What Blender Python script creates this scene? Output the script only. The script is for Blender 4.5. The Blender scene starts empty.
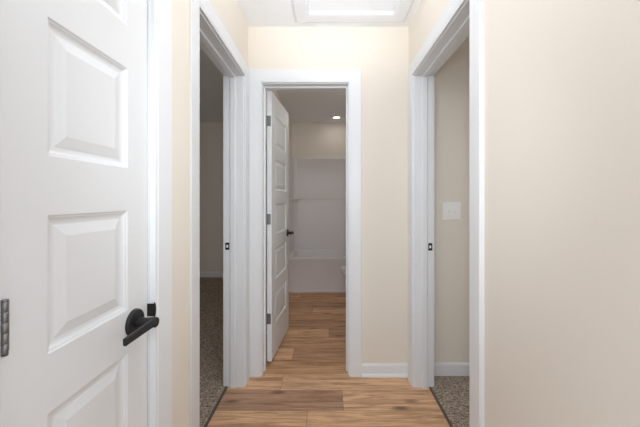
import bpy, bmesh, math, random
from mathutils import Vector, Matrix

random.seed(4)
S = bpy.context.scene
C = S.collection

# ------------------------------------------------------------------ camera
F_PX = 300.0
CAM_Z = 1.235
cam_data = bpy.data.cameras.new('camera')
cam = bpy.data.objects.new('camera', cam_data)
C.objects.link(cam)
cam.location = (0, 0, CAM_Z)
cam.rotation_euler = (math.pi / 2, 0, 0)
cam_data.sensor_width = 36.0
cam_data.lens = F_PX / 640 * 36.0
cam_data.shift_x = -6.5 / 640
cam_data.shift_y = -14.5 / 640
cam_data.clip_start = 0.02
S.camera = cam

# ------------------------------------------------------------------ world and lights
world = bpy.data.worlds.new('world')
S.world = world
world.use_nodes = True
bg = world.node_tree.nodes['Background']
bg.inputs[0].default_value = (0.85, 0.93, 1.0, 1)
bg.inputs[1].default_value = 1.30


def area(name, loc, aim, sx, sy, power, col=(1, 1, 1)):
    d = bpy.data.lights.new(name, 'AREA')
    d.shape = 'RECTANGLE'
    d.size, d.size_y = sx, sy
    d.energy = power
    d.color = col
    o = bpy.data.objects.new(name, d)
    C.objects.link(o)
    o.location = loc
    v = Vector(aim) - Vector(loc)
    o.rotation_euler = v.to_track_quat('-Z', 'Y').to_euler()
    return o


def point(name, loc, radius, power, col=(1, 1, 1)):
    d = bpy.data.lights.new(name, 'POINT')
    d.shadow_soft_size = radius
    d.energy = power
    d.color = col
    o = bpy.data.objects.new(name, d)
    C.objects.link(o)
    o.location = loc
    return o


# camera flash held just above the lens, zoomed down the hall
fd = bpy.data.lights.new('camera_flash', 'SPOT')
fd.energy = 38
fd.color = (0.90, 0.96, 1.0)
fd.spot_size = math.radians(88)
fd.spot_blend = 1.0
fd.shadow_soft_size = 0.06
fo = bpy.data.objects.new('camera_flash', fd)
C.objects.link(fo)
fo.location = (0.0, 0.0, 1.52)
fo.rotation_euler = Vector((0.0, 1.0, -0.17)).to_track_quat('-Z', 'Y').to_euler()
# added unseen spot that brightens the hall ceiling and top of the end wall
sd = bpy.data.lights.new('ceiling_fill', 'SPOT')
sd.energy = 40
sd.color = (0.95, 0.97, 1.0)
sd.spot_size = math.radians(110)
sd.spot_blend = 1.0
sd.shadow_soft_size = 0.1
so = bpy.data.objects.new('ceiling_fill', sd)
C.objects.link(so)
so.location = (0.03, 0.98, 1.95)
so.rotation_euler = Vector((0, 0.62, 0.78)).to_track_quat('-Z', 'Y').to_euler()
# hall ceiling lamp, above the frame
point('hall_ceiling_lamp', (0.03, 0.72, 2.15), 0.13, 6.3, (0.97, 0.97, 1.0))
# added fill panels that lift the side rooms, standing for no modelled window
area('left_room_fill', (-3.2, 1.2, 1.5), (-1.5, 3.0, 0.9), 1.2, 1.2, 7.5, (0.96, 0.97, 1.0))
area('right_room_fill', (2.9, 0.75, 1.5), (0.8, 2.1, 1.1), 1.2, 1.2, 6.5, (0.96, 0.98, 1.0))
point('bath_top_fill', (0.08, 2.74, 2.34), 0.06, 1.7, (1.0, 0.98, 0.96))  # added unseen fill, rakes down the open door to bring out its panels
point('bath_side_fill', (0.60, 2.80, 1.95), 0.08, 1.9, (1.0, 0.98, 0.96))  # added unseen fill for the bathroom, hidden right of the doorway
# the recessed light over the tub
area('bath_downlight', (0.148, 4.43, 2.425), (0.148, 4.43, 0), 0.09, 0.09, 0.5, (1.0, 0.97, 0.93))

S.view_settings.view_transform = 'Standard'
S.view_settings.look = 'None'
S.view_settings.exposure = 0.07
S.view_settings.gamma = 1.0
S.view_settings.use_curve_mapping = False
S.cycles.max_bounces = 14
S.cycles.diffuse_bounces = 8
S.cycles.use_denoising = True


# ------------------------------------------------------------------ materials
class NT:
    def __init__(self, name):
        self.m = bpy.data.materials.new(name)
        self.m.use_nodes = True
        self.n = self.m.node_tree.nodes
        self.l = self.m.node_tree.links
        self.b = self.n['Principled BSDF']

    def node(self, typ, **kw):
        nd = self.n.new(typ)
        for k, v in kw.items():
            setattr(nd, k, v)
        return nd

    def link(self, a, b):
        self.l.new(a, b)

    def math(self, op, a, b=None, c=None):
        nd = self.node('ShaderNodeMath', operation=op)
        for i, v in enumerate((a, b, c)):
            if v is None:
                continue
            if isinstance(v, (int, float)):
                nd.inputs[i].default_value = v
            else:
                self.link(v, nd.inputs[i])
        return nd.outputs[0]


def paint(name, col, rough=0.5, bump=0.0, scale=300, spec=0.5, metal=0.0):
    t = NT(name)
    t.b.inputs['Roughness'].default_value = rough
    t.b.inputs['Metallic'].default_value = metal
    t.b.inputs['Specular IOR Level'].default_value = spec
    co = t.node('ShaderNodeTexCoord')
    nz = t.node('ShaderNodeTexNoise')
    nz.inputs['Scale'].default_value = scale
    nz.inputs['Detail'].default_value = 3
    t.link(co.outputs['Object'], nz.inputs['Vector'])
    mx = t.node('ShaderNodeMix', data_type='RGBA')
    mx.inputs['A'].default_value = (*[c * 0.985 for c in col], 1)
    mx.inputs['B'].default_value = (*[min(1, c * 1.015) for c in col], 1)
    t.link(nz.outputs['Fac'], mx.inputs['Factor'])
    t.link(mx.outputs['Result'], t.b.inputs['Base Color'])
    if bump:
        bp = t.node('ShaderNodeBump')
        bp.inputs['Strength'].default_value = bump
        bp.inputs['Distance'].default_value = 0.001
        t.link(nz.outputs['Fac'], bp.inputs['Height'])
        t.link(bp.outputs['Normal'], t.b.inputs['Normal'])
    return t.m


M_WALL = paint('wall_paint_cream', (0.81, 0.755, 0.675), 0.75, 0.12, 220, 0.3)
M_CEIL = paint('ceiling_paint_white', (0.87, 0.89, 0.915), 0.85, 0.15, 180, 0.25)
M_TRIM = paint('trim_paint_white', (0.80, 0.82, 0.845), 0.38, 0.0, 60)
M_DOOR = paint('door_paint_white', (0.80, 0.82, 0.84), 0.36, 0.04, 400)
M_BLACK = paint('oil_rubbed_black_metal', (0.022, 0.022, 0.024), 0.42, 0.05, 500, 0.5, 0.35)
M_NICKEL = paint('satin_nickel', (0.30, 0.30, 0.305), 0.42, 0.05, 500, 0.5, 1.0)
M_GEL = paint('tub_gelcoat_white', (0.80, 0.775, 0.78), 0.36, 0.0, 20, 0.35)
M_CHINA = paint('vitreous_china_white', (0.8, 0.8, 0.8), 0.12, 0.0, 20)
M_PLATE = paint('switch_plastic_white', (0.90, 0.90, 0.90), 0.35, 0.0, 60)
M_STRIP = paint('transition_strip_brown', (0.10, 0.075, 0.06), 0.5, 0.1, 200)


def lamp_mat():
    t = NT('downlight_lens_glow')
    t.b.inputs['Base Color'].default_value = (0.9, 0.9, 0.9, 1)
    t.b.inputs['Emission Color'].default_value = (1, 0.97, 0.93, 1)
    t.b.inputs['Emission Strength'].default_value = 6
    return t.m


def wood_mat():
    """Vinyl oak planks running across the hall (along X), 0.18 x 1.22 m."""
    t = NT('oak_plank_floor')
    PW, PL = 0.184, 1.22
    co = t.node('ShaderNodeTexCoord')
    sp = t.node('ShaderNodeSeparateXYZ')
    t.link(co.outputs['Object'], sp.inputs[0])
    v = t.math('DIVIDE', t.math('SUBTRACT', sp.outputs['Y'], 2.12 - 20 * PW), PW)
    row = t.math('FLOOR', v)
    vf = t.math('FRACT', v)
    wn = t.node('ShaderNodeTexWhiteNoise', noise_dimensions='1D')
    t.link(row, wn.inputs['W'])
    off = t.math('FRACT', t.math('MULTIPLY', row, 0.381966))
    for r, xj in ((17, -0.11), (18, 0.10), (19, -0.30)):   # butt joints in the hall
        want = (-(xj + 10) / PL) % 1.0
        off = t.math('MULTIPLY_ADD', t.math('COMPARE', row, float(r), 0.1), want - (r * 0.381966) % 1.0, off)
    u = t.math('ADD', t.math('DIVIDE', t.math('ADD', sp.outputs['X'], 10), PL), off)
    col_i = t.math('FLOOR', u)
    uf = t.math('FRACT', u)
    idn = t.node('ShaderNodeTexWhiteNoise', noise_dimensions='2D')
    cb = t.node('ShaderNodeCombineXYZ')
    t.link(row, cb.inputs[0]); t.link(col_i, cb.inputs[1])
    t.link(cb.outputs[0], idn.inputs['Vector'])
    # grain coordinates: stretched along X and shifted for every plank
    gx = t.math('ADD', t.math('MULTIPLY', sp.outputs['X'], 1.0), t.math('MULTIPLY', idn.outputs['Value'], 37.0))
    gy = t.math('ADD', t.math('MULTIPLY', sp.outputs['Y'], 13.0), t.math('MULTIPLY', wn.outputs['Value'], 11.0))
    gv = t.node('ShaderNodeCombineXYZ')
    t.link(gx, gv.inputs[0]); t.link(gy, gv.inputs[1])
    n1 = t.node('ShaderNodeTexNoise')
    n1.inputs['Scale'].default_value = 2.2
    n1.inputs['Detail'].default_value = 6
    n1.inputs['Roughness'].default_value = 0.68
    n1.inputs['Distortion'].default_value = 1.1
    t.link(gv.outputs[0], n1.inputs['Vector'])
    gv2 = t.node('ShaderNodeCombineXYZ')
    t.link(t.math('MULTIPLY', gx, 3.0), gv2.inputs[0]); t.link(t.math('MULTIPLY', gy, 9.0), gv2.inputs[1])
    n2 = t.node('ShaderNodeTexNoise')
    n2.inputs['Scale'].default_value = 2.0
    n2.inputs['Detail'].default_value = 5
    n2.inputs['Roughness'].default_value = 0.65
    t.link(gv2.outputs[0], n2.inputs['Vector'])
    # plank tone
    r1 = t.node('ShaderNodeValToRGB')
    e = r1.color_ramp.elements
    e[0].position = 0.0; e[0].color = (0.55, 0.35, 0.235, 1)
    e[1].position = 1.0; e[1].color = (0.86, 0.57, 0.355, 1)
    k = e.new(0.3); k.color = (0.68, 0.415, 0.24, 1)
    k = e.new(0.65); k.color = (0.78, 0.50, 0.295, 1)
    # the smoky brown plank that ends in mid hall
    dk = t.math('MULTIPLY', t.math('COMPARE', row, 18.0, 0.1), t.math('MULTIPLY', t.math('LESS_THAN', sp.outputs['X'], 0.10), t.math('GREATER_THAN', sp.outputs['X'], -1.1)))
    lt = t.math('MULTIPLY', t.math('COMPARE', row, 18.0, 0.1), t.math('GREATER_THAN', sp.outputs['X'], 0.10))
    lt = t.math('MAXIMUM', lt, t.math('COMPARE', row, 17.0, 0.1))
    tone = t.math('MULTIPLY', idn.outputs['Value'], t.math('SUBTRACT', 1.0, dk))
    tone = t.math('MAXIMUM', tone, t.math('MULTIPLY', lt, 0.8))
    t.link(tone, r1.inputs['Fac'])
    # smoky cathedral streaks
    r2 = t.node('ShaderNodeValToRGB')
    e = r2.color_ramp.elements
    e[0].position = 0.34; e[0].color = (0.44, 0.36, 0.33, 1)
    e[1].position = 0.60; e[1].color = (1.08, 1.05, 1.0, 1)
    t.link(n1.outputs['Fac'], r2.inputs['Fac'])
    m1 = t.node('ShaderNodeMix', data_type='RGBA', blend_type='MULTIPLY')
    m1.inputs['Factor'].default_value = 0.85
    t.link(r1.outputs[0], m1.inputs['A']); t.link(r2.outputs[0], m1.inputs['B'])
    r3 = t.node('ShaderNodeValToRGB')
    e = r3.color_ramp.elements
    e[0].position = 0.35; e[0].color = (0.66, 0.60, 0.57, 1)
    e[1].position = 0.65; e[1].color = (1.08, 1.08, 1.08, 1)
    t.link(n2.outputs['Fac'], r3.inputs['Fac'])
    m2 = t.node('ShaderNodeMix', data_type='RGBA', blend_type='MULTIPLY')
    m2.inputs['Factor'].default_value = 0.7
    t.link(m1.outputs['Result'], m2.inputs['A']); t.link(r3.outputs[0], m2.inputs['B'])
    # knots
    kv = t.node('ShaderNodeCombineXYZ')
    t.link(t.math('MULTIPLY', gx, 2.2), kv.inputs[0]); t.link(t.math('MULTIPLY', sp.outputs['Y'], 6.0), kv.inputs[1])
    vo = t.node('ShaderNodeTexVoronoi')
    vo.inputs['Scale'].default_value = 1.0
    t.link(kv.outputs[0], vo.inputs['Vector'])
    kd = t.math('ADD', vo.outputs['Distance'], t.math('MULTIPLY', t.math('SUBTRACT', n2.outputs['Fac'], 0.5), 0.22))
    kn = t.math('MULTIPLY', t.math('SUBTRACT', 0.15, kd), 9.0)
    knc = t.node('ShaderNodeClamp')
    t.link(kn, knc.inputs[0])
    m3 = t.node('ShaderNodeMix', data_type='RGBA')
    t.link(t.math('MULTIPLY', knc.outputs[0], 0.75), m3.inputs['Factor'])
    t.link(m2.outputs['Result'], m3.inputs['A'])
    m3.inputs['B'].default_value = (0.085, 0.045, 0.026, 1)
    # seams
    ev = t.math('MINIMUM', vf, t.math('SUBTRACT', 1.0, vf))
    eu = t.math('MINIMUM', uf, t.math('SUBTRACT', 1.0, uf))
    sv = t.math('LESS_THAN', ev, 0.0011 / PW)
    su = t.math('LESS_THAN', eu, 0.0011 / PL)
    sm = t.math('MAXIMUM', sv, su)
    m4 = t.node('ShaderNodeMix', data_type='RGBA')
    t.link(t.math('MULTIPLY', sm, 0.7), m4.inputs['Factor'])
    t.link(m3.outputs['Result'], m4.inputs['A'])
    m4.inputs['B'].default_value = (0.07, 0.04, 0.025, 1)
    t.link(m4.outputs['Result'], t.b.inputs['Base Color'])
    t.b.inputs['Roughness'].default_value = 0.46
    t.b.inputs['Specular IOR Level'].default_value = 0.35
    bp = t.node('ShaderNodeBump')
    bp.inputs['Strength'].default_value = 0.25
    bp.inputs['Distance'].default_value = 0.001
    t.link(t.math('SUBTRACT', n2.outputs['Fac'], sm), bp.inputs['Height'])
    t.link(bp.outputs['Normal'], t.b.inputs['Normal'])
    return t.m


def carpet_mat():
    t = NT('carpet_taupe_pile')
    co = t.node('ShaderNodeTexCoord')
    n = t.node('ShaderNodeTexNoise')
    n.inputs['Scale'].default_value = 110
    n.inputs['Detail'].default_value = 3
    n.inputs['Roughness'].default_value = 0.7
    t.link(co.outputs['Object'], n.inputs['Vector'])
    r = t.node('ShaderNodeValToRGB')
    e = r.color_ramp.elements
    e[0].position = 0.34; e[0].color = (0.10, 0.10, 0.078, 1)
    e[1].position = 0.66; e[1].color = (0.68, 0.56, 0.47, 1)
    k = e.new(0.5); k.color = (0.36, 0.29, 0.235, 1)
    t.link(n.outputs['Fac'], r.inputs['Fac'])
    t.link(r.outputs[0], t.b.inputs['Base Color'])
    t.b.inputs['Roughness'].default_value = 1.0
    t.b.inputs['Specular IOR Level'].default_value = 0.05
    bp = t.node('ShaderNodeBump')
    bp.inputs['Strength'].default_value = 0.9
    bp.inputs['Distance'].default_value = 0.006
    t.link(n.outputs['Fac'], bp.inputs['Height'])
    t.link(bp.outputs['Normal'], t.b.inputs['Normal'])
    return t.m


M_WOOD = wood_mat()
M_CARPET = carpet_mat()
M_LAMP = lamp_mat()


# ------------------------------------------------------------------ mesh helpers
def box(bm, x0, x1, y0, y1, z0, z1):
    vs = [bm.verts.new((x, y, z)) for z in (z0, z1) for x, y in ((x0, y0), (x1, y0), (x1, y1), (x0, y1))]
    for f in ((3, 2, 1, 0), (4, 5, 6, 7), (0, 1, 5, 4), (1, 2, 6, 5), (2, 3, 7, 6), (3, 0, 4, 7)):
        bm.faces.new([vs[i] for i in f])


def loft(bm, rings, cap0=True, cap1=True):
    """Skin closed rings of equal vertex count."""
    vr = [[bm.verts.new(p) for p in r] for r in rings]
    n = len(vr[0])
    for a, b in zip(vr, vr[1:]):
        for i in range(n):
            bm.faces.new((a[i], a[(i + 1) % n], b[(i + 1) % n], b[i]))
    if cap0:
        bm.faces.new(vr[0][::-1])
    if cap1:
        bm.faces.new(vr[-1])


def lathe(bm, prof, n=32, axis='Z', org=(0, 0, 0)):
    """prof = [(radius, height)] turned about an axis through org."""
    rings = []
    for r, h in prof:
        ring = []
        for i in range(n):
            a = 2 * math.pi * i / n
            p = (r * math.cos(a), r * math.sin(a), h)
            if axis == 'X':
                p = (p[2], p[0], p[1])
            elif axis == 'Y':
                p = (p[0], p[2], p[1])
            ring.append((p[0] + org[0], p[1] + org[1], p[2] + org[2]))
        rings.append(ring)
    loft(bm, rings)


def superring(cx, cy, z, a, b, n=40, e=2.6, fa=None):
    """Rounded-rectangle ring; fa = extra half length on the -X side (egg shape)."""
    out = []
    for i in range(n):
        t = 2 * math.pi * i / n
        c, s = math.cos(t), math.sin(t)
        aa = a if c >= 0 or fa is None else fa
        out.append((cx + aa * math.copysign(abs(c) ** (2 / e), c), cy + b * math.copysign(abs(s) ** (2 / e), s), z))
    return out


def obj(name, bm, mat, parent=None, bevel=0.0, seg=2, smooth=False, loc=None):
    bmesh.ops.recalc_face_normals(bm, faces=bm.faces)
    me = bpy.data.meshes.new(name)
    bm.to_mesh(me)
    bm.free()
    me.materials.append(mat)
    o = bpy.data.objects.new(name, me)
    C.objects.link(o)
    if parent:
        o.parent = parent
    if loc:
        o.location = loc
    if smooth:
        for p in me.polygons:
            p.use_smooth = True
        me.set_sharp_from_angle(angle=math.radians(38))
    if bevel:
        md = o.modifiers.new('edge', 'BEVEL')
        md.width = bevel
        md.segments = seg
        md.limit_method = 'ANGLE'
        md.angle_limit = math.radians(40)
    return o


def boxes(name, lst, mat, parent=None, **kw):
    bm = bmesh.new()
    for b in lst:
        box(bm, *b)
    return obj(name, bm, mat, parent, **kw)


def tag(o, label, cat, kind=None, group=None):
    o['label'] = label
    o['category'] = cat
    if kind:
        o['kind'] = kind
    if group:
        o['group'] = group
    return o


def empty(name, loc=(0, 0, 0), rz=0.0):
    o = bpy.data.objects.new(name, None)
    C.objects.link(o)
    o.location = loc
    o.rotation_euler = (0, 0, rz)
    o.empty_display_size = 0.05
    return o


# ------------------------------------------------------------------ dimensions
XL, XR = -0.547, 0.575          # hall wall faces
XC = -0.481                     # face of the shallow linen closet wall
YB = 2.10                       # hall face of the back wall
T = 0.120                       # wall thickness
H = 2.44                        # ceiling
Y0 = -1.5                       # open side of the living area behind the camera
YN = 0.30                       # where the hall walls begin
YF = 4.73                       # far wall of bathroom and left room
HD = 2.042                      # head jamb height
JT = 0.018                      # jamb thickness
LO = (1.268, 1.970)             # left bedroom opening, between jambs
RO = (1.185, 1.964)             # right bedroom opening
BO = (-0.449, 0.151)            # bathroom opening
CO = (0.437, 0.812)             # linen closet opening

# ------------------------------------------------------------------ setting
floor = boxes('floor', [(-3.6, 3.3, Y0, YN, -0.05, 0.0), (-0.650, 0.672, YN, YB, -0.05, 0.0), (XL, 1.0, YB, YF, -0.05, 0.0)], M_WOOD)
tag(floor, 'oak plank flooring running through the hall into the bathroom', 'floor', 'structure')
cl = boxes('floor_carpet', [(-3.5, -0.662, YN, YF, -0.05, 0.004)], M_CARPET)
tag(cl, 'dark taupe carpet beyond the left doorway', 'carpet', 'structure')
cr = boxes('floor_carpet', [(0.684, 3.2, YN, YB, -0.05, 0.004)], M_CARPET)
tag(cr, 'speckled taupe carpet beyond the right doorway', 'carpet', 'structure')
# ceiling with a hole for the attic hatch
AX0, AX1, AY0, AY1 = -0.113, 0.430, 1.17, 1.935
ce = boxes('ceiling', [(-3.6, AX0, Y0, 4.9, H, H + 0.1), (AX1, 3.3, Y0, 4.9, H, H + 0.1),
                       (AX0, AX1, Y0, AY0, H, H + 0.1), (AX0, AX1, AY1, 4.9, H, H + 0.1)], M_CEIL)
tag(ce, 'plain white ceiling above the hall and rooms', 'ceiling', 'structure')


def wall_y(name, x0, x1, y0, y1, holes, label, mat=None, hz=HD):
    """A wall along Y with rough openings [(ya, yb)]."""
    lst, y = [], y0
    for a, b in holes:
        a -= JT; b += JT
        lst.append((x0, x1, y, a, 0, H)); lst.append((x0, x1, a, b, hz + JT, H)); y = b
    lst.append((x0, x1, y, y1, 0, H))
    return tag(boxes(name, lst, mat or M_WALL), label, 'wall', 'structure')


wall_y('wall_left', XL - T, XL, 1.05, YB, [LO], 'cream wall around the left bedroom doorway')
wall_y('wall_closet', XC - T, XC, YN, 1.05, [CO], 'cream wall around the narrow white closet door')
wall_y('wall_right', XR, XR + T, YN, YB, [RO], 'smooth cream wall around the right bedroom doorway')
wb = boxes('wall_back', [(XL - T, BO[0] - JT, YB, YB + T, 0, H), (BO[0] - JT, BO[1] + JT, YB, YB + T, HD + JT, H),
                         (BO[1] + JT, 3.2, YB, YB + T, 0, H)], M_WALL)
tag(wb, 'cream end wall around the bathroom doorway', 'wall', 'structure')
wall_y('wall_bathroom_left', XL - T, XL, YB + T, YF, [], 'wall beside the open bathroom door')
wall_y('wall_bathroom_right', 1.0, 1.0 + T, YB + T, YF, [], 'bathroom wall behind the toilet tank')
tag(boxes('wall_bathroom_far', [(XL - T, 1.0 + T, YF, YF + T, 0, H)], M_WALL),
    'bathroom wall above the tub surround', 'wall', 'structure')
tag(boxes('wall_left_room_far', [(-3.5, XL - T, YF, YF + T, 0, H)], M_WALL),
    'dim far wall seen through the left doorway', 'wall', 'structure')
wall_y('wall_left_room_side', -3.5 - T, -3.5, YN, YF, [], 'outer wall of the left room')
tag(boxes('wall_left_room_near', [(-3.5, XC - T, YN, YN + T, 0, H)], M_WALL),
    'near wall of the left room', 'wall', 'structure')
wall_y('wall_right_room_side', 3.2, 3.2 + T, YN, YB + T, [], 'outer wall of the right room')
tag(boxes('wall_right_room_near', [(XR + T, 3.2, YN, YN + T, 0, H)], M_WALL),
    'near wall of the right room', 'wall', 'structure')


# ------------------------------------------------------------------ door trim
# casing profile: (distance from the inner edge, thickness off the wall)
CW = 0.085
CASING = [(0.0, 0.0), (0.0, 0.0125), (0.002, 0.0140), (0.011, 0.0142), (0.0135, 0.0158),
          (0.058, 0.0172), (CW - 0.003, 0.018), (CW, 0.016), (CW, 0.0)]


def casing(parent, a, b, hz, put, z0=0.0):
    """Mitred casing around an opening a..b wide, hz high; put(s, n, z) -> world point."""
    bm = bmesh.new()
    r = 0.006
    rows = []
    for u, t in CASING:
        p = [(a - r - u, z0), (a - r - u, hz + r + u), (b + r + u, hz + r + u), (b + r + u, z0)]
        rows.append([bm.verts.new(put(s, t, z)) for s, z in p])
    for q, w in zip(rows, rows[1:]):
        for i in range(3):
            bm.faces.new((q[i], q[i + 1], w[i + 1], w[i]))
    for e in (0, 3):
        bm.faces.new([q[e] for q in rows])
    return obj('casing', bm, M_TRIM, parent)


def frame_y(name, face, back, op, label, stop=None, sgn=1):
    """Casing, jambs and stops of an opening in a wall along Y. face/back = wall face x's."""
    root = empty(name, (face, (op[0] + op[1]) / 2, 0))
    ox, oy = root.location.x, root.location.y
    casing(root, op[0], op[1], HD, lambda s, n, z: (face + sgn * n - ox, s - oy, z))
    if back is not None:
        casing(root, op[0], op[1], HD, lambda s, n, z: (back - sgn * n - ox, s - oy, z), 0.004)
    bk = back if back is not None else face - sgn * T
    x0, x1 = sorted((face - ox, bk - ox))
    a, b = op[0] - oy, op[1] - oy
    if back is None:
        ks = [(x0, x1, 0.0)]
    else:       # groove added in the jamb to make a dark shadow line behind the stop
        g0 = stop[0] - ox
        g0, g1 = sorted((g0 + sgn * 0.0005, g0 - sgn * 0.0045))
        ks = [(x0, g0, 0.0), (g0, g1, 0.010), (g1, x1, 0.0)]
    boxes('jamb', [(p, q, a - JT, a - d, 0.0, HD) for p, q, d in ks], M_TRIM, root)
    boxes('jamb', [(p, q, b + d, b + JT, 0.0, HD) for p, q, d in ks], M_TRIM, root)
    boxes('head_jamb', [(p, q, a - JT, b + JT, HD + d, HD + JT) for p, q, d in ks], M_TRIM, root)
    if stop:
        s0, s1 = sorted((stop[0] - ox, stop[1] - ox))
        boxes('door_stop', [(s0, s1, a, a + 0.011, 0.0, HD - 0.011), (s0, s1, b - 0.011, b, 0.0, HD - 0.011),
                            (s0, s1, a, b, HD - 0.011, HD)], M_TRIM, root, bevel=0.002)
    tag(root, label, 'door frame', 'structure')
    return root


def strike(root, cx, y, z, sgn):
    """Black strike plate on a far jamb, lip turned towards the room."""
    bm = bmesh.new()
    ox, oy = root.location.x, root.location.y
    w, h = 0.013, 0.024
    X = cx - ox
    Y = y - oy
    # plate ring with an open latch hole
    for q in ((X - w, X + w, z + 0.009, z + h), (X - w, X + w, z - h, z - 0.009), (X - w, X - 0.006, z - 0.009, z + 0.009),
              (X + 0.006, X + w, z - 0.009, z + 0.009)):
        box(bm, q[0], q[1], Y - 0.0022, Y - 0.0002, q[2], q[3])
    s = obj('strike_plate', bm, M_BLACK, root, bevel=0.0006)
    s['label'] = 'black strike plate'
    boxes('latch_hole', [(X - 0.006, X + 0.006, Y - 0.0014, Y - 0.0002, z - 0.009, z + 0.009)], M_PLATE, s)
    return s


tl = frame_y('trim_1', XL, XL - T, LO, 'white casing and jambs of the left bedroom doorway',
             (XL - T + 0.037, XL - T + 0.070), 1)
strike(tl, XL - T + 0.016, LO[1], 0.925, 1)
tr = frame_y('trim_2', XR, XR + T, RO, 'white casing and jambs of the right bedroom doorway',
             (XR + T - 0.037, XR + T - 0.070), -1)
strike(tr, XR + T - 0.016, RO[1], 0.922, -1)
tc = frame_y('trim_3', XC, None, CO, 'white casing around the narrow closet door',
             (XC - 0.045, XC - 0.075), 1)
# bathroom frame
tb = empty('trim_4', ((BO[0] + BO[1]) / 2, YB, 0))
bx, by = tb.location.x, tb.location.y
casing(tb, BO[0], BO[1], HD, lambda s, n, z: (s - bx, -n, z))
boxes('jamb', [(BO[0] - JT - bx, BO[0] - bx, 0, T, 0, HD)], M_TRIM, tb, bevel=0.0012)
boxes('jamb', [(BO[1] - bx, BO[1] + JT - bx, 0, T, 0, HD)], M_TRIM, tb, bevel=0.0012)
boxes('head_jamb', [(BO[0] - JT - bx, BO[1] + JT - bx, 0, T, HD, HD + JT)], M_TRIM, tb, bevel=0.0012)
q0, q1 = T - 0.072, T - 0.038
boxes('door_stop', [(BO[0] - bx, BO[0] - bx + 0.011, q0, q1, 0, HD - 0.011), (BO[1] - bx - 0.011, BO[1] - bx, q0, q1, 0, HD - 0.011),
                    (BO[0] - bx, BO[1] - bx, q0, q1, HD - 0.011, HD)], M_TRIM, tb, bevel=0.002)
tag(tb, 'white casing and jambs of the bathroom doorway', 'door frame', 'structure')


# baseboards: 95 mm board with eased top and a shoe moulding
def baseboard(name, p0, p1, nrm, label, z0=0.0, shoe=True):
    bm = bmesh.new()
    prof = [(0, 0), (0.0125, 0), (0.0125, 0.070), (0.010, 0.079), (0.006, 0.0845), (0, 0.086)]
    loft(bm, [[(p[0] + nrm[0] * t, p[1] + nrm[1] * t, z0 + z) for t, z in prof] for p in (p0, p1)])
    o = obj(name, bm, M_TRIM)
    tag(o, label, 'baseboard', 'structure')
    if shoe:
        bm = bmesh.new()
        pr = [(0.0125, 0)] + [(0.0125 + 0.012 * math.cos(a), 0.019 * math.sin(a)) for a in
                              [math.pi / 2 * i / 6 for i in range(7)]]
        loft(bm, [[(p[0] + nrm[0] * t, p[1] + nrm[1] * t, z0 + z) for t, z in pr] for p in (p0, p1)])
        obj('shoe_moulding', bm, M_TRIM, o)
    return o


baseboard('baseboard_back', (BO[1] + 0.092, YB), (XR, YB), (0, -1), 'short white baseboard on the cream end wall')
baseboard('baseboard_right_room', (XR + T + 0.02, YB), (3.2, YB), (0, -1), 'white baseboard on the carpet below the light switch', 0.004, False)
baseboard('baseboard_left_room', (-3.5, YF), (XL - T, YF), (0, -1), 'white baseboard along the far wall of the left room', 0.004, False)
baseboard('baseboard_right', (XR, YN), (XR, RO[0] - 0.092), (-1, 0), 'white baseboard along the right hall wall')
baseboard('baseboard_closet', (XC, CO[1] + 0.092), (XC, 1.05), (1, 0), 'white baseboard beside the closet door')

# dark strips where planks meet carpet
for x0, x1, op, lab in ((-0.664, -0.648, LO, 'thin dark transition strip under the left doorway'),
                        (0.670, 0.686, RO, 'thin dark transition strip under the right doorway')):
    o = boxes('transition_strip', [(x0, x1, op[0], op[1], -0.01, 0.006)], M_STRIP, bevel=0.003)
    tag(o, lab, 'transition strip')


# ------------------------------------------------------------------ panel doors
PANEL_TOP, PITCH, PANEL_H = 1.888, 0.345, 0.240
PROF = [(0.0, 0.0), (0.0015, 0.0030), (0.0050, 0.0034), (0.0065, 0.0058), (0.0100, 0.0078), (0.0140, 0.0086),
        (0.0180, 0.0086), (0.0205, 0.0074), (0.0385, 0.0026), (0.0400, 0.0022)]


def panel_door(bm, x0, x1, y0, y1, z0, z1, stile, lift=0.0):
    """Slab x0..x1 wide, y0..y1 thick, five moulded panels on both faces."""
    zs = [z0]
    for k in reversed(range(5)):
        t = PANEL_TOP - k * PITCH + lift
        zs += [t - PANEL_H, t]
    zs.append(z1)
    xs = [x0, x0 + stile, x1 - stile, x1]
    for y, inward in ((y0, 1), (y1, -1)):
        g = {(i, j): bm.verts.new((xs[i], y, zs[j])) for i in range(4) for j in range(len(zs))}
        for i in range(3):
            for j in range(len(zs) - 1):
                cs = [g[i, j], g[i + 1, j], g[i + 1, j + 1], g[i, j + 1]]
                if i == 1 and j % 2 == 1:
                    prev = cs
                    for w, d in PROF[1:]:
                        ring = [bm.verts.new((px, y + inward * d, pz)) for px, pz in
                                ((xs[1] + w, zs[j] + w), (xs[2] - w, zs[j] + w), (xs[2] - w, zs[j + 1] - w), (xs[1] + w, zs[j + 1] - w))]
                        for e in range(4):
                            bm.faces.new((prev[e], prev[(e + 1) % 4], ring[(e + 1) % 4], ring[e]))
                        prev = ring
                    bm.faces.new(prev)
                else:
                    bm.faces.new(cs)
        if inward == 1:
            ga = g
    gb = g
    n = len(zs) - 1
    for j in range(n):
        for i in (0, 3):
            bm.faces.new((ga[i, j], ga[i, j + 1], gb[i, j + 1], gb[i, j]))
    for i in range(3):
        for j in (0, n):
            bm.faces.new((ga[i, j], ga[i + 1, j], gb[i + 1, j], gb[i, j]))


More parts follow.
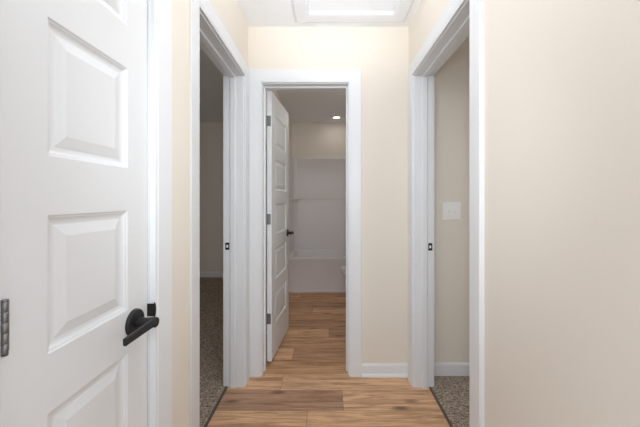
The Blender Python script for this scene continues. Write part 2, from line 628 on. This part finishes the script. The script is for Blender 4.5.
def lever(parent, x, y, z, side, back):
    """Black lever set on a door face. side = -1/+1 face normal along local y; lever points along back*x."""
    bm = bmesh.new()
    lathe(bm, [(0.033, 0.0), (0.033, 0.004), (0.031, 0.008), (0.026, 0.010), (0.017, 0.0105)], 36, 'Y')
    if side < 0:
        bmesh.ops.scale(bm, vec=(1, -1, 1), verts=bm.verts)
    h = obj('door_handle', bm, M_BLACK, parent, smooth=True, loc=(x, y, z))
    h['label'] = 'black lever handle'
    bm = bmesh.new()
    lathe(bm, [(0.0125, 0.009), (0.0115, 0.022), (0.0115, 0.040), (0.0125, 0.044), (0.0125, 0.056), (0.011, 0.058)], 24, 'Y')
    if side < 0:
        bmesh.ops.scale(bm, vec=(1, -1, 1), verts=bm.verts)
    obj('neck', bm, M_BLACK, h, smooth=True)
    bm = bmesh.new()
    rings = []
    for t in [i / 10 for i in range(11)]:
        px = back * (-0.006 + 0.118 * t)
        hz = 0.0105 - 0.0018 * t
        d0, d1 = 0.045 + 0.003 * t * t, 0.0555 + 0.002 * t * t
        c = 0.0025
        ring = [(d0, -hz + c), (d0 + c, -hz), (d1 - c, -hz), (d1, -hz + c), (d1, hz - c), (d1 - c, hz), (d0 + c, hz), (d0, hz - c)]
        rings.append([(px, side * d, zz + 0.003 * t) for d, zz in ring])
    loft(bm, rings)
    obj('lever', bm, M_BLACK, h, bevel=0.001)
    return h


def hinge(parent, x, y, z, leaf, label=None):
    """Butt hinge: barrel at (x, y), leaf = box of the plate let into the door edge."""
    bm = bmesh.new()
    for i in range(5):
        a = -0.039 + i * 0.0156
        lathe(bm, [(0.0041, a + 0.0002), (0.0044, a + 0.0006), (0.0044, a + 0.0150), (0.0041, a + 0.0154)], 16)
    lathe(bm, [(0.003, 0.039), (0.0044, 0.0398), (0.004, 0.0415), (0.002, 0.042)], 16)
    lathe(bm, [(0.002, -0.042), (0.004, -0.0415), (0.0044, -0.0398), (0.003, -0.039)], 16)
    h = obj('hinge', bm, M_NICKEL, parent, smooth=True, loc=(x, y, z))
    h['label'] = label or 'satin nickel hinge'
    bm = bmesh.new()
    box(bm, *leaf, -0.039, 0.039)
    obj('hinge_leaf', bm, M_NICKEL, h, bevel=0.0006)
    return h


# closet door: local x runs from the hinge away from the camera, local -y faces the hall
d1 = empty('door_1', (XC, CO[0] + 0.002, 0), math.pi / 2)
W1 = CO[1] - CO[0] - 0.004
bm = bmesh.new()
panel_door(bm, 0.0015, W1 - 0.0015, 0.002, 0.037, 0.012, HD - 0.004, 0.080, 0.008)
obj('door_leaf', bm, M_DOOR, d1, bevel=0.0015)
lever(d1, W1 - 0.058, 0.002, 0.926, -1, -1)
for z in (1.815, 1.045, 0.30):
    hinge(d1, 0.0035, -0.006, z, (0.004, 0.011, 0.004, 0.006))
bm = bmesh.new()
lathe(bm, [(0.021, -0.0012), (0.021, 0.0012)], 36, 'Y', (W1 - 0.003, -0.0158, 0.935))
box(bm, W1 + 0.0005, W1 + 0.003, -0.0158, 0.004, 0.918, 0.952)
bmesh.ops.bisect_plane(bm, geom=bm.verts[:] + bm.edges[:] + bm.faces[:], plane_co=(W1 + 0.0005, 0, 0), plane_no=(1, 0, 0), clear_inner=True)
for v in bm.verts:
    if v.co.y < -0.01:
        v.co.x = W1 + 0.0005 + (v.co.x - W1 - 0.0005) * 0.42
lp = obj('strike_lip', bm, M_BLACK, tc, bevel=0.0)
lp.parent = None
lp.matrix_world = Matrix.Translation(d1.location) @ Matrix.Rotation(math.pi / 2, 4, 'Z')
lp.parent = tc
lp.matrix_parent_inverse = Matrix.Translation(tc.location).inverted()
lp['label'] = 'black strike plate lip'
tag(d1, 'narrow white five-panel closet door, closed, with black lever', 'door', 'structure')

# bathroom door, swung open against the left bathroom wall
d2 = empty('door_2', (BO[0] + 0.002, YB + T + 0.006, 0), math.radians(85))
bm = bmesh.new()
panel_door(bm, 0.003, 0.596, -0.040, -0.005, 0.028, HD - 0.005, 0.108)
obj('door_leaf', bm, M_DOOR, d2, bevel=0.0015)
lever(d2, 0.596 - 0.060, -0.040, 0.925, -1, -1)
lever(d2, 0.596 - 0.060, -0.005, 0.925, 1, -1)
for z in (1.815, 1.085, 0.345):
    hinge(d2, 0.0, 0.0, z, (0.0012, 0.0032, -0.034, -0.003))
bm = bmesh.new()
box(bm, 0.5955, 0.597, -0.034, -0.011, 0.896, 0.954)
lt = obj('latch_plate', bm, M_BLACK, d2, bevel=0.0005)
tag(d2, 'white five-panel bathroom door standing open into the bathroom', 'door', 'structure')

# ------------------------------------------------------------------ attic hatch in the ceiling
hx, hy = (AX0 + AX1) / 2, (AY0 + AY1) / 2
ah = empty('attic_hatch', (hx, hy, H))
bm = bmesh.new()
rows = []
for u, t in [(0, 0.0)] + [(u, t) for u, t in CASING[1:-1]] + [(CW + 0.012, 0.010), (CW + 0.012, 0.0)]:
    a, b = AX0 - hx - u, AX1 - hx + u
    c, d = AY0 - hy - u, AY1 - hy + u
    rows.append([bm.verts.new(p + (-t,)) for p in ((a, c), (b, c), (b, d), (a, d))])
for q, w in zip(rows, rows[1:]):
    for i in range(4):
        bm.faces.new((q[i], q[(i + 1) % 4], w[(i + 1) % 4], w[i]))
obj('hatch_trim', bm, M_TRIM, ah)
boxes('hatch_panel', [(AX0 - hx + 0.003, AX1 - hx - 0.003, AY0 - hy + 0.003, AY1 - hy - 0.003, 0.004, 0.020)], M_CEIL, ah, bevel=0.002)
tag(ah, 'white trimmed attic access hatch in the hall ceiling', 'hatch')

# ------------------------------------------------------------------ light switch in the right room
sx, sz = 0.8745, 1.151
sw = empty('light_switch', (sx, YB, sz))
bm = bmesh.new()
a, b = 0.064, 0.0625
loft(bm, [[(x * k, -t, z * k2) for x, z in ((-a, -b), (a, -b), (a, b), (-a, b))] for t, k, k2 in
          ((0.0, 1, 1), (0.004, 1, 1), (0.0065, 0.95, 0.95))])
obj('switch_plate', bm, M_PLATE, sw, bevel=0.0015)
for x, up in ((-0.022, 1), (0.023, -1)):
    bm = bmesh.new()
    box(bm, x - 0.0055, x + 0.0055, -0.0075, -0.006, -0.012, 0.012)
    tg = obj('toggle_slot', bm, M_PLATE, sw, bevel=0.0005)
    bm = bmesh.new()
    z0 = 0.004 * up
    loft(bm, [[(x + u * w, y, zc + v * h) for u, v in ((-1, -1), (1, -1), (1, 1), (-1, 1))] for y, zc, w, h in
              ((-0.0070, 0, 0.0045, 0.0075), (-0.0125, z0, 0.0042, 0.0055), (-0.0175, 2.0 * z0, 0.0038, 0.0042))])
    obj('toggle', bm, M_PLATE, tg, bevel=0.0008)
    for s in (-0.030, 0.030):
        bm = bmesh.new()
        lathe(bm, [(0.0030, 0.0), (0.0030, 0.0015), (0.0015, 0.002)], 14, 'Y', (x, -0.0083, s))
        obj('screw', bm, M_PLATE, sw)
tag(sw, 'white double toggle light switch on the wall through the right doorway', 'light switch')

# ------------------------------------------------------------------ bathroom fixtures
# tub and shower surround
TX0, TX1, TY0, TY1, TZ = XL + 0.002, 0.998, 3.945, YF - 0.002, 0.46
tub = empty('bathtub', ((TX0 + TX1) / 2, (TY0 + TY1) / 2, 0))
cx, cy = tub.location.x, tub.location.y
a, b = (TX1 - TX0) / 2, (TY1 - TY0) / 2
rings = []
for z, ia, ib, e in ((0.0, 0.018, 0.018, 30), (0.022, 0.018, 0.018, 30), (0.026, 0.026, 0.026, 30), (0.42, 0.010, 0.010, 30), (0.435, 0.0, 0.0, 30),
                     (TZ - 0.006, 0.0, 0.0, 30), (TZ, 0.006, 0.006, 30), (TZ, 0.060, 0.070, 8), (TZ - 0.012, 0.075, 0.085, 7),
                     (0.30, 0.105, 0.105, 6), (0.16, 0.150, 0.130, 5), (0.12, 0.230, 0.200, 4)):
    rings.append(superring(0, 0, z, a - ia, b - ib, 96, e))
bm = bmesh.new()
loft(bm, rings)
obj('tub_basin', bm, M_GEL, tub, smooth=True)


def u_wall(zd, th_back, th_side, rad, z0, z1):
    """U-shaped surround shell: inside face line set in by th from the walls, rounded corners."""
    pts = []
    X0, X1 = TX0 - cx + th_side, TX1 - cx - th_side
    Yf, Yb = TY0 - cy, TY1 - cy - th_back
    pts.append((X0, Yf))
    for i in range(9):
        t = math.pi - math.pi / 2 * i / 8
        pts.append((X0 + rad + rad * math.cos(t), Yb - rad + rad * math.sin(t)))
    for i in range(9):
        t = math.pi / 2 - math.pi / 2 * i / 8
        pts.append((X1 - rad + rad * math.cos(t), Yb - rad + rad * math.sin(t)))
    pts.append((X1, Yf))
    return pts


bm = bmesh.new()
levels = [(TZ - 0.005, 0.075, 0.045, 0.09), (1.205, 0.068, 0.040, 0.09), (1.225, 0.064, 0.037, 0.088), (1.235, 0.052, 0.028, 0.08),
          (1.238, 0.036, 0.018, 0.07), (1.250, 0.032, 0.016, 0.07), (1.850, 0.028, 0.014, 0.07), (1.858, 0.034, 0.018, 0.07), (1.872, 0.034, 0.018, 0.07),
          (1.880, 0.026, 0.012, 0.065), (1.882, 0.002, 0.002, 0.05)]
rows = []
for z, tbk, ts, rad in levels:
    rows.append([bm.verts.new((x, y, z)) for x, y in u_wall(0, tbk, ts, rad, 0, 0)])
for q, w in zip(rows, rows[1:]):
    for i in range(len(q) - 1):
        bm.faces.new((q[i], q[i + 1], w[i + 1], w[i]))
for e in (0, -1):      # front edges closed back to the wall
    xe = (TX0 if e == 0 else TX1) - cx
    w0 = [bm.verts.new((xe, TY0 - cy, z)) for z, *_ in levels]
    for i in range(len(levels) - 1):
        bm.faces.new((rows[i][e], rows[i + 1][e], w0[i + 1], w0[i]))
obj('shower_surround', bm, M_GEL, tub, smooth=True)
# corner shelf moulded into the surround
bm = bmesh.new()
X0, Yb = TX0 - cx + 0.03, TY1 - cy - 0.05
arc = [(X0 - 0.01, Yb + 0.02)] + [(X0 + 0.13 * math.sin(t), Yb - 0.13 * math.cos(t)) for t in [math.pi / 2 * i / 8 for i in range(9)]]
loft(bm, [[(x, y, z) for x, y in arc] for z in (1.222, 1.246)])
obj('corner_shelf', bm, M_GEL, tub, bevel=0.006, seg=3)
tag(tub, 'white bathtub with moulded shower surround at the bathroom end', 'bathtub')

# toilet against the right bathroom wall, bowl pointing left
tx, ty = 0.975, 3.50
to = empty('toilet', (tx, ty, 0))
bm = bmesh.new()
rings = []
for z, c, ar, af, b in ((0.0, -0.36, 0.23, 0.235, 0.105), (0.02, -0.36, 0.23, 0.235, 0.105), (0.06, -0.36, 0.215, 0.21, 0.092),
                        (0.17, -0.37, 0.21, 0.20, 0.092), (0.24, -0.39, 0.22, 0.25, 0.125), (0.31, -0.40, 0.225, 0.345, 0.165),
                        (0.37, -0.41, 0.215, 0.385, 0.182), (0.395, -0.41, 0.215, 0.392, 0.186), (0.405, -0.41, 0.21, 0.388, 0.183),
                        (0.405, -0.43, 0.13, 0.31, 0.125), (0.33, -0.43, 0.12, 0.26, 0.10), (0.25, -0.43, 0.08, 0.14, 0.06)):
    rings.append(superring(c, 0, z, ar, b, 44, 2.3, af))
loft(bm, rings)
obj('bowl', bm, M_CHINA, to, smooth=True)
bm = bmesh.new()
rings = [superring(-0.41, 0, z, ar, b, 44, 2.3, af) for z, ar, b, af in
         ((0.407, 0.19, 0.183, 0.392), (0.411, 0.195, 0.189, 0.400), (0.421, 0.195, 0.189, 0.400), (0.425, 0.19, 0.185, 0.396))]
loft(bm, rings)
obj('seat', bm, M_CHINA, to, smooth=True)
bm = bmesh.new()
rings = [superring(-0.41, 0, z, ar, b, 44, 2.3, af) for z, ar, b, af in
         ((0.427, 0.19, 0.186, 0.397), (0.430, 0.194, 0.189, 0.401), (0.440, 0.194, 0.189, 0.401), (0.447, 0.18, 0.175, 0.385), (0.449, 0.12, 0.12, 0.3))]
loft(bm, rings)
obj('seat_lid', bm, M_CHINA, to, smooth=True)
bm = bmesh.new()
loft(bm, [superring(-0.11, 0, z, a_, b_, 40, 7) for z, a_, b_ in ((0.40, 0.085, 0.17), (0.42, 0.092, 0.19), (0.74, 0.10, 0.215))])
tk = obj('tank', bm, M_CHINA, to, smooth=True)
bm = bmesh.new()
lathe(bm, [(0.012, 0), (0.012, 0.012), (0.007, 0.014)], 18, 'X')
box(bm, 0.012, 0.020, -0.055, 0.008, -0.007, 0.007)
bmesh.ops.scale(bm, vec=(-1, 1, 1), verts=bm.verts)
obj('flush_lever', bm, M_NICKEL, tk, loc=(-0.205, -0.14, 0.68), bevel=0.001)
bm = bmesh.new()
loft(bm, [superring(-0.11, 0, z, a_, b_, 40, 7) for z, a_, b_ in ((0.741, 0.104, 0.222), (0.745, 0.107, 0.226), (0.765, 0.107, 0.226), (0.774, 0.099, 0.218))])
obj('tank_lid', bm, M_CHINA, to, smooth=True)
tag(to, 'white toilet just showing behind the right bathroom door jamb', 'toilet')

# recessed downlight over the tub
rl = empty('recessed_light', (0.148, 4.43, H))
bm = bmesh.new()
prof = [(0.047, -0.001), (0.048, -0.004), (0.056, -0.006), (0.066, -0.003), (0.067, -0.0002)]
rings = [[(r * math.cos(2 * math.pi * i / 40), r * math.sin(2 * math.pi * i / 40), z) for i in range(40)] for r, z in prof]
loft(bm, rings, False, False)
obj('trim_ring', bm, M_TRIM, rl, smooth=True)
bm = bmesh.new()
lathe(bm, [(0.047, -0.0005), (0.047, -0.003), (0.035, -0.0048), (0.012, -0.0055)], 40)
obj('lens', bm, M_LAMP, rl, smooth=True)
tag(rl, 'glowing round recessed ceiling light above the bathtub', 'recessed light')
